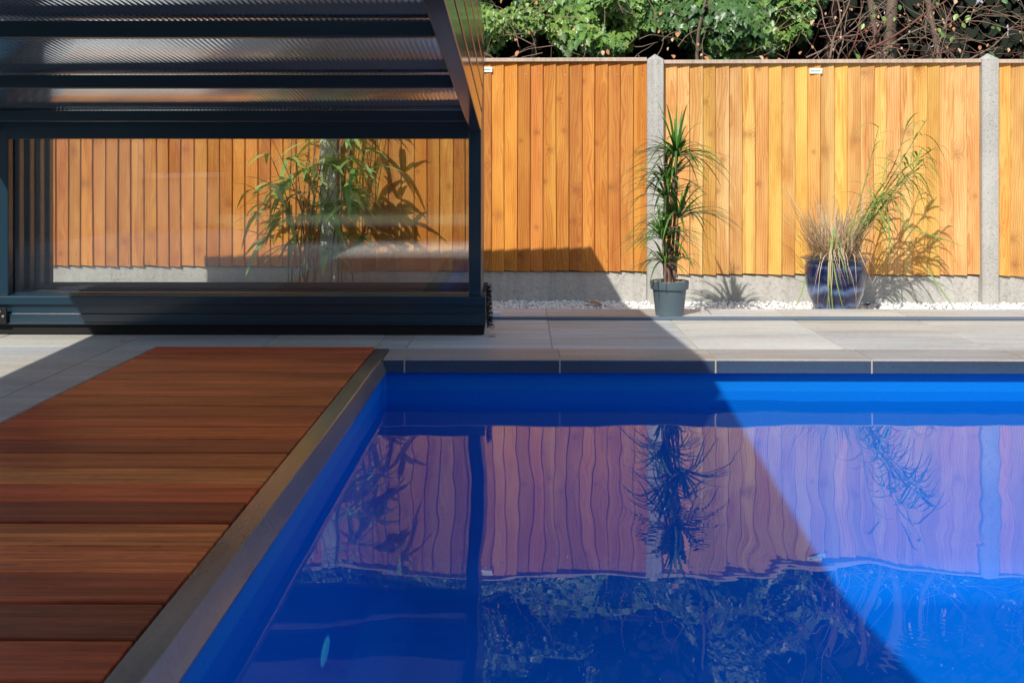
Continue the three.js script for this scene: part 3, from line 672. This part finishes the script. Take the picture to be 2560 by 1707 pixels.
  // green blades fallen over the front of the pot
  for (const [p0, p1, p2] of [[[2068, 560], [2052, 650], [2040, 785]], [[2068, 560], [2075, 640], [2098, 690]], [[2066, 575], [2046, 690], [2060, 800]], [[2070, 565], [2088, 640], [2096, 700]], [[2062, 600], [2040, 700], [2050, 770]], [[2060, 590], [2062, 700], [2085, 770]], [[2150, 470], [2196, 560], [2206, 640]], [[2198, 500], [2196, 590], [2194, 660]], [[2230, 560], [2330, 590], [2376, 612]], [[2292, 660], [2330, 730], [2356, 772]], [[1998, 690], [1985, 730], [1960, 760]], [[2200, 470], [2240, 560], [2250, 600]]]) {
    const A = at(...p0, 0.13), B = at(...p1, 0.205), C = at(...p2, p2[1] > 740 ? 0.22 : 0.2);
    part('blade', blade(new THREE.QuadraticBezierCurve3(A, B, C).getPoints(8), 0.0085, 0.3, new THREE.Vector3(1, 0.1, 0.2)), grassGreens[Math.floor(q() * 2.4)], t);
  }
}
{
  // bamboo between the enclosure and the fence
  const t = thing('bamboo', 'clump of leafy green bamboo behind the enclosure glass', 'bamboo', P(-1.14, -0.074, 6.42)), q = rng(97);
  const ends = [];
  for (let i = 0; i < 17; i++) {
    const a = q() * 6.28, r = 0.17 * Math.sqrt(q()), b = new THREE.Vector3(r * Math.cos(a) * 1.3, 0, r * Math.sin(a) * 0.5), lean = new THREE.Vector3((q() - 0.5) * 0.62, 0, (q() - 0.7) * 0.3), h = 0.85 + 0.65 * q();
    const pts = [0, 0.3, 0.6, 0.85, 1].map((s) => new THREE.Vector3(b.x + lean.x * s * s, h * s, b.z + lean.z * s * s));
    part('cane', stem(pts, 0.0048, 0.0018, 6, 3), M.bambooCane, t);
    ends.push([new THREE.CatmullRomCurve3(pts), h]);
  }
  let made = 0;
  for (let i = 0; made < 292 && i < 120; i++) {                   // fans of soft drooping leaves at the ends of side shoots
    const [c] = ends[i % ends.length], s = 0.28 + 0.70 * q(), b = c.getPointAt(s), yaw = (q() < 0.5 ? 0 : Math.PI) + (q() - 0.5) * 2.2, off = 0.06 + 0.27 * q() * (1.15 - s * 0.6);
    const tip = b.clone().add(new THREE.Vector3(Math.cos(yaw) * off, 0.02 + 0.05 * q(), Math.sin(yaw) * off * 0.5 + 0.03));
    tip.x = clamp(tip.x, -0.40, 0.46);
    if (i % 2 === 0) part('shoot', stem([b, b.clone().lerp(tip, 0.5).add(new THREE.Vector3(0, 0.015, 0)), tip], 0.002, 0.001, 4), M.bambooCane, t);
    const n = 3 + Math.floor(q() * 4);
    for (let k = 0; k < n && made < 292; k++, made++) {
      const l = 0.13 + 0.12 * q(), y2 = yaw + (k / Math.max(1, n - 1) - 0.5) * 2.4 + (q() - 0.5) * 0.5, el = (q() - 0.45) * 1.1;
      part('leaf', blade(arc(tip, y2, l * Math.sin(el), l * Math.cos(el), l * (0.2 + 0.5 * q()), 7), 0.030 + 0.014 * q(), 0.18), bambooGreens[Math.floor(q() * 4)], t);
    }
  }
}

// ---------------------------------------------------------------- hedge and shrub beyond the fence
function ivyLeaf() {                                              // five-lobed, folded along the midrib, 1 unit long
  const o = [[0, 0], [0.30, -0.08], [0.52, 0.20], [0.34, 0.36], [0.40, 0.62], [0.18, 0.66], [0, 1.0], [-0.18, 0.66], [-0.40, 0.62], [-0.34, 0.36], [-0.52, 0.20], [-0.30, -0.08]];
  const pos = [0, 0.38, 0.0], idx = [];
  o.forEach(([x, y]) => pos.push(x, y, Math.abs(x) * 0.32 - 0.12 * y * y));
  for (let k = 0; k < 12; k++) idx.push(0, 1 + k, 1 + (k + 1) % 12);
  const g = new THREE.BufferGeometry(); g.setAttribute('position', new THREE.Float32BufferAttribute(pos, 3)); g.setIndex(idx); g.computeVertexNormals(); return g;
}
function ovalLeaf() {
  const o = [[0, 0], [0.22, 0.18], [0.33, 0.45], [0.24, 0.76], [0, 1], [-0.24, 0.76], [-0.33, 0.45], [-0.22, 0.18]], pos = [0, 0.45, -0.04], idx = [];
  o.forEach(([x, y]) => pos.push(x, y, Math.abs(x) * 0.35 - 0.15 * y * y));
  for (let k = 0; k < 8; k++) idx.push(0, 1 + k, 1 + (k + 1) % 8);
  const g = new THREE.BufferGeometry(); g.setAttribute('position', new THREE.Float32BufferAttribute(pos, 3)); g.setIndex(idx); g.computeVertexNormals(); return g;
}
const IVY = ivyLeaf(), OVAL = ovalLeaf();
const hn = (x, y, s = 0) => vnoise(x + 50, y + 50, 997, 997, s);
function leafPose(q, pos, size, toward) {                         // hanging leaf that faces the light, with scatter
  const o = new THREE.Object3D();
  o.position.copy(pos);
  const n = new THREE.Vector3((q() - 0.5) * 1.5 - 0.2, (q() - 0.2) * 1.1 + 0.25, toward + (q() - 0.5) * 0.9).normalize();
  const up = new THREE.Vector3((q() - 0.5) * 1.3, -1, 0.2).normalize();
  const x = new THREE.Vector3().crossVectors(up, n).normalize(); up.crossVectors(n, x).normalize();
  o.quaternion.setFromRotationMatrix(new THREE.Matrix4().makeBasis(x, up, n));
  o.scale.setScalar(size);
  o.updateMatrix();
  return o;
}
{
  const q = rng(111), t = thing('ivy_hedge', 'sunlit ivy-covered green hedge rising behind the fence', 'hedge', P(0, 0, 0));
  // density: clumps with dark gaps; thins out past x = 1.75
  const dens = (x, h) => {
    let n = 0.55 * hn(x * 2.2, h * 2.6, 3) + 0.45 * hn(x * 5.5, h * 6, 7);
    n += 0.10 * sstep(1.45, 1.75, h) - 0.05;
    if (h < 1.50) n -= 0.14 * hn(x * 1.7, 2, 5) * 1.6;
    n -= 0.20 * sstep(1.95, 2.25, h);
    n -= 0.8 * sstep(1.95, 2.3, x + 0.35 * (hn(3, h * 4, 9) - 0.5)) * (h < 2.2 ? 1 : 0.3);
    return n;
  };
  const leaves = [], front = [];
  for (let i = 0; i < 200000 && leaves.length < 60000; i++) {
    const x = -3.6 + 8.2 * q(), h = 1.15 + 2.3 * q() ** 1.25, n = dens(x, h);
    if (n < 0.335) continue;
    const dFace = 6.93 + 0.42 * (1 - (n - 0.36) * 2.4) + 0.12 * (h - 1.4), depth = q() ** 1.6 * 0.5, d = dFace + depth;
    const big = sstep(0.25, 0.75, hn(x * 1.4, h * 1.2, 12) + (x > 0.2 ? 0.22 : -0.25)), size = lerp(0.032, 0.062, big) * (0.75 + 0.5 * q());
    const pose = leafPose(q, P(x, h, d), size, 0.9), ivy = q() < 0.35 + 0.6 * big;
    const tone = hn(x * 3, h * 3, 20) + (q() - 0.5) * 0.7, mi = tone < 0.25 ? 4 : tone < 0.45 ? 1 : tone < 0.65 ? 0 : tone < 0.85 ? 2 : 3;
    const rec = [pose, ivy, mi, x > -0.25 && x < 2.1 && h > 1.36 && h < 1.93 && depth < 0.12 ? size : 0];
    leaves.push(rec);
  }
  leaves.sort((a, b) => b[3] - a[3]);
  leaves.forEach(([o, ivy, mi, s], i) => { if (i < 290 && s > 0) { const m = part('leaf', ivy ? IVY : OVAL, ivyGreens[mi], t); m.position.copy(o.position); m.quaternion.copy(o.quaternion); m.scale.copy(o.scale); } else front.push([o, ivy, mi]); });
  for (const ivy of [true, false]) for (let mi = 0; mi < 5; mi++) {
    const L = front.filter((r) => r[1] === ivy && r[2] === mi);
    if (!L.length) continue;
    const im = new THREE.InstancedMesh(ivy ? IVY : OVAL, ivyGreens[mi], L.length);
    L.forEach((r, k) => im.setMatrixAt(k, r[0].matrix));
    im.name = 'foliage'; im.userData.kind = 'stuff'; im.castShadow = im.receiveShadow = true; t.add(im);
  }
  // woody stems inside and twigs that catch the light at the front
  const twigs = [], stems = [];
  for (let i = 0; i < 150; i++) {
    let p = P(-0.4 + 2.6 * q(), 1.15 + 0.75 * q(), 6.98 + 0.3 * q()); const pts = [p.clone()], dir = new THREE.Vector3((q() - 0.5) * 2, q() * 1.2 - 0.3, (q() - 0.5) * 0.5).normalize(), l = 0.10 + 0.3 * q();
    for (let k = 0; k < 4; k++) { dir.x += (q() - 0.5) * 0.9; dir.y += (q() - 0.5) * 0.9; dir.normalize(); p = p.clone().addScaledVector(dir, l / 4); pts.push(p); }
    twigs.push(stem(pts, 0.0032, 0.0012, 4));
  }
  stuffPart('twigs', mergeGeometries(twigs), M.twig, t);
  for (const [x, d, r] of [[-2.4, 7.5, 0.05], [-1.0, 7.6, 0.04], [0.1, 7.6, 0.035], [1.12, 7.12, 0.018], [1.6, 7.6, 0.04]]) {
    const pts = [P(x, -0.1, d), P(x + 0.03, 0.8, d - 0.02), P(x - 0.03, 1.5, d + 0.02), P(x + 0.04, 1.9, d), P(x + 0.02, 2.2, d + 0.05)];
    part('trunk', stem(pts, r, r * 0.5, 8), M.trunk, t);
  }
  // dry leaves caught in it
  for (let i = 0; i < 34; i++) { const m = part('dead_leaf', OVAL, q() < 0.6 ? M.dead : M.deadPale, t), o = leafPose(q, P(-0.2 + 2.1 * q(), 1.37 + 0.55 * q() * q(), 6.93 + 0.12 * q()), 0.02 + 0.025 * q(), 0.8); m.position.copy(o.position); m.quaternion.copy(o.quaternion); m.scale.copy(o.scale); }
}
{
  const q = rng(131), t = thing('bare_shrub', 'tangled bare brown shrub with few leaves beyond the fence past the ivy', 'shrub', P(0, 0, 0));
  for (const [x, d, r, lean] of [[2.30, 7.35, 0.055, 0.05], [2.42, 7.5, 0.035, -0.1], [3.32, 7.25, 0.05, 0.16], [1.95, 7.7, 0.04, 0.1], [2.9, 7.7, 0.03, -0.12]]) {
    const pts = [P(x, -0.1, d), P(x + lean * 0.3, 0.9, d), P(x + lean, 1.55, d - 0.03), P(x + lean * 1.6, 1.95, d), P(x + lean * 1.7, 2.25, d + 0.1)];
    part('trunk', stem(pts, r, r * 0.55, 9), M.trunk, t);
  }
  const walk = (x, h, d, dir, l, n = 6, w = 0.55) => { let p = P(x, h, d); const pts = [p]; const v = dir.clone().normalize(); for (let k = 0; k < n; k++) { v.x += (q() - 0.5) * w; v.y += (q() - 0.5) * w; v.z += (q() - 0.5) * w * 0.4; v.normalize(); p = p.clone().addScaledVector(v, l / n); pts.push(p); } return pts; };
  for (let i = 0; i < 34; i++) {
    const a = -0.5 + q() * 2.6, pts = walk(1.75 + 2.6 * q(), 1.05 + 0.5 * q(), 7.0 + 0.45 * q(), new THREE.Vector3(Math.cos(a), Math.abs(Math.sin(a)) + 0.25, (q() - 0.5) * 0.4), 0.4 + 0.5 * q());
    part('branch', stem(pts, 0.005 + 0.005 * q(), 0.002, 5), q() < 0.35 ? M.redTwig : M.twig, t);
  }
  const tw = [[], []];
  for (let i = 0; i < 300; i++) {
    const a = q() * 6.28, pts = walk(1.75 + 3.0 * q(), 1.25 + 0.65 * q(), 6.95 + 0.7 * q(), new THREE.Vector3(Math.cos(a), Math.sin(a), (q() - 0.5) * 0.5), 0.12 + 0.4 * q(), 5, 0.9);
    tw[q() < 0.2 ? 1 : 0].push(stem(pts, 0.0030, 0.0011, 4));
  }
  stuffPart('twigs', mergeGeometries(tw[0]), M.twig, t); stuffPart('red_twigs', mergeGeometries(tw[1]), M.redTwig, t);
  for (let i = 0; i < 60; i++) { const m = part('leaf', OVAL, ivyGreens[Math.floor(q() * 4)], t), o = leafPose(q, P(1.8 + 2.4 * q(), 1.36 + 0.6 * q(), 6.98 + 0.35 * q()), 0.03 + 0.03 * q(), 0.9); m.position.copy(o.position); m.quaternion.copy(o.quaternion); m.scale.copy(o.scale); }
  for (let i = 0; i < 70; i++) { const m = part('dead_leaf', OVAL, q() < 0.5 ? M.dead : M.deadPale, t), o = leafPose(q, P(1.9 + 2.0 * q(), 1.37 + 0.6 * q(), 6.95 + 0.3 * q()), 0.015 + 0.03 * q() * q(), 0.8); m.position.copy(o.position); m.quaternion.copy(o.quaternion); m.scale.copy(o.scale); }
}
{
  // the dense, dark body of evergreens behind, one mass
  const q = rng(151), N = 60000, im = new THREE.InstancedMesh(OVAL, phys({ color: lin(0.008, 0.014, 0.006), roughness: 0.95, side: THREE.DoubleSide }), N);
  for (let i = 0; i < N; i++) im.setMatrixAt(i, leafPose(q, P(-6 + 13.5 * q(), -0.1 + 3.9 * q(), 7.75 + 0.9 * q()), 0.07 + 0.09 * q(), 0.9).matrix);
  im.name = 'evergreen_thicket'; im.userData = { label: 'dark dense evergreen growth filling the gaps behind the ivy hedge', category: 'thicket', kind: 'stuff' };
  im.castShadow = im.receiveShadow = true;
  scene.add(im);
}

// ---------------------------------------------------------------- small litter on paving and gravel
{
  const q = rng(171);
  const litter = [[-1.70, 4.80, 'tan dry leaf lying in the sun on the paving near the enclosure foot'], [-1.095, 4.93, 'curled tan dry leaf against the enclosure brush seal by the deck'], [-0.13, 4.98, 'orange dry leaf at the foot of the enclosure corner'], [0.46, 6.56, 'long pale dry leaf on the gravel where the shadow ends'], [0.02, 6.56, 'brown dry leaf on the white gravel under the orange fence panel'], [1.98, 6.56, 'dark curled leaf on the gravel beside the blue pot'], [2.32, 6.5, 'dark thin leaf on the sunny gravel beyond the blue pot'], [0.83, 6.55, 'brown dry leaf on the gravel behind the palm pot']];
  litter.forEach(([x, d, label], i) => {
    const onGravel = d > 5.95, o = thing('fallen_leaf', label, 'fallen leaf', P(x, onGravel ? -0.058 : 0.004, d), 'dry leaves on the ground');
    const l = i === 3 ? 0.10 : 0.03 + 0.02 * q();
    const m = part('leaf_blade', OVAL.clone().rotateX(-Math.PI / 2 + 0.35).scale(l * 1.2, l * 0.8, l), i === 5 || i === 6 ? M.soil : i % 2 ? M.dead : M.deadPale, o);
    m.rotation.y = i === 3 ? 1.4 : q() * 6;
  });
}

// ---------------------------------------------------------------- garden behind the camera and the house beside it
{
  const t = thing('house', 'cream rendered house wall beside the terrace, out of view', 'house', P(-6.32, -0.1, -4.75));
  part('wall', box(3.6, 5.4, 3.5, 0.01, 0.5).translate(0, 2.7, 0), M.render, t);
  const roof = new THREE.ExtrudeGeometry(new THREE.Shape([[-2.0, 0], [2.0, 0], [0, 1.7]].map(([x, y]) => new THREE.Vector2(x, y))), { depth: 3.7, bevelEnabled: false }).translate(0, 5.41, -1.85);
  part('roof', boxUV(roof), M.roofTile, t);
  for (const [y, z] of [[1.3, -0.8], [1.3, 0.9], [3.9, -0.8], [3.9, 0.9]]) {
    const w = part('window', box(0.06, 1.2, 1.3, 0.005).translate(1.82, y, z), M.plastic, t);
    part('window_pane', box(0.02, 1.06, 1.16, 0.002).translate(1.848, y, z), M.gloss, w);
  }
}
{
  const q = rng(191), N = 22000, im = new THREE.InstancedMesh(OVAL, phys({ color: lin(0.04, 0.075, 0.022), roughness: 0.6, side: THREE.DoubleSide }), N);
  for (let i = 0; i < N; i++) im.setMatrixAt(i, leafPose(q, P(-16 + 32 * q(), -0.1 + 4.2 * q(), -14 - 1.6 * q()), 0.26 + 0.24 * q(), -0.9).matrix);
  im.name = 'garden_hedge'; im.userData = { label: 'tall dense garden hedge across the lawn behind the viewer', category: 'hedge', kind: 'stuff' };
  im.castShadow = im.receiveShadow = true;
  scene.add(im);
}

renderer.render(scene, camera);
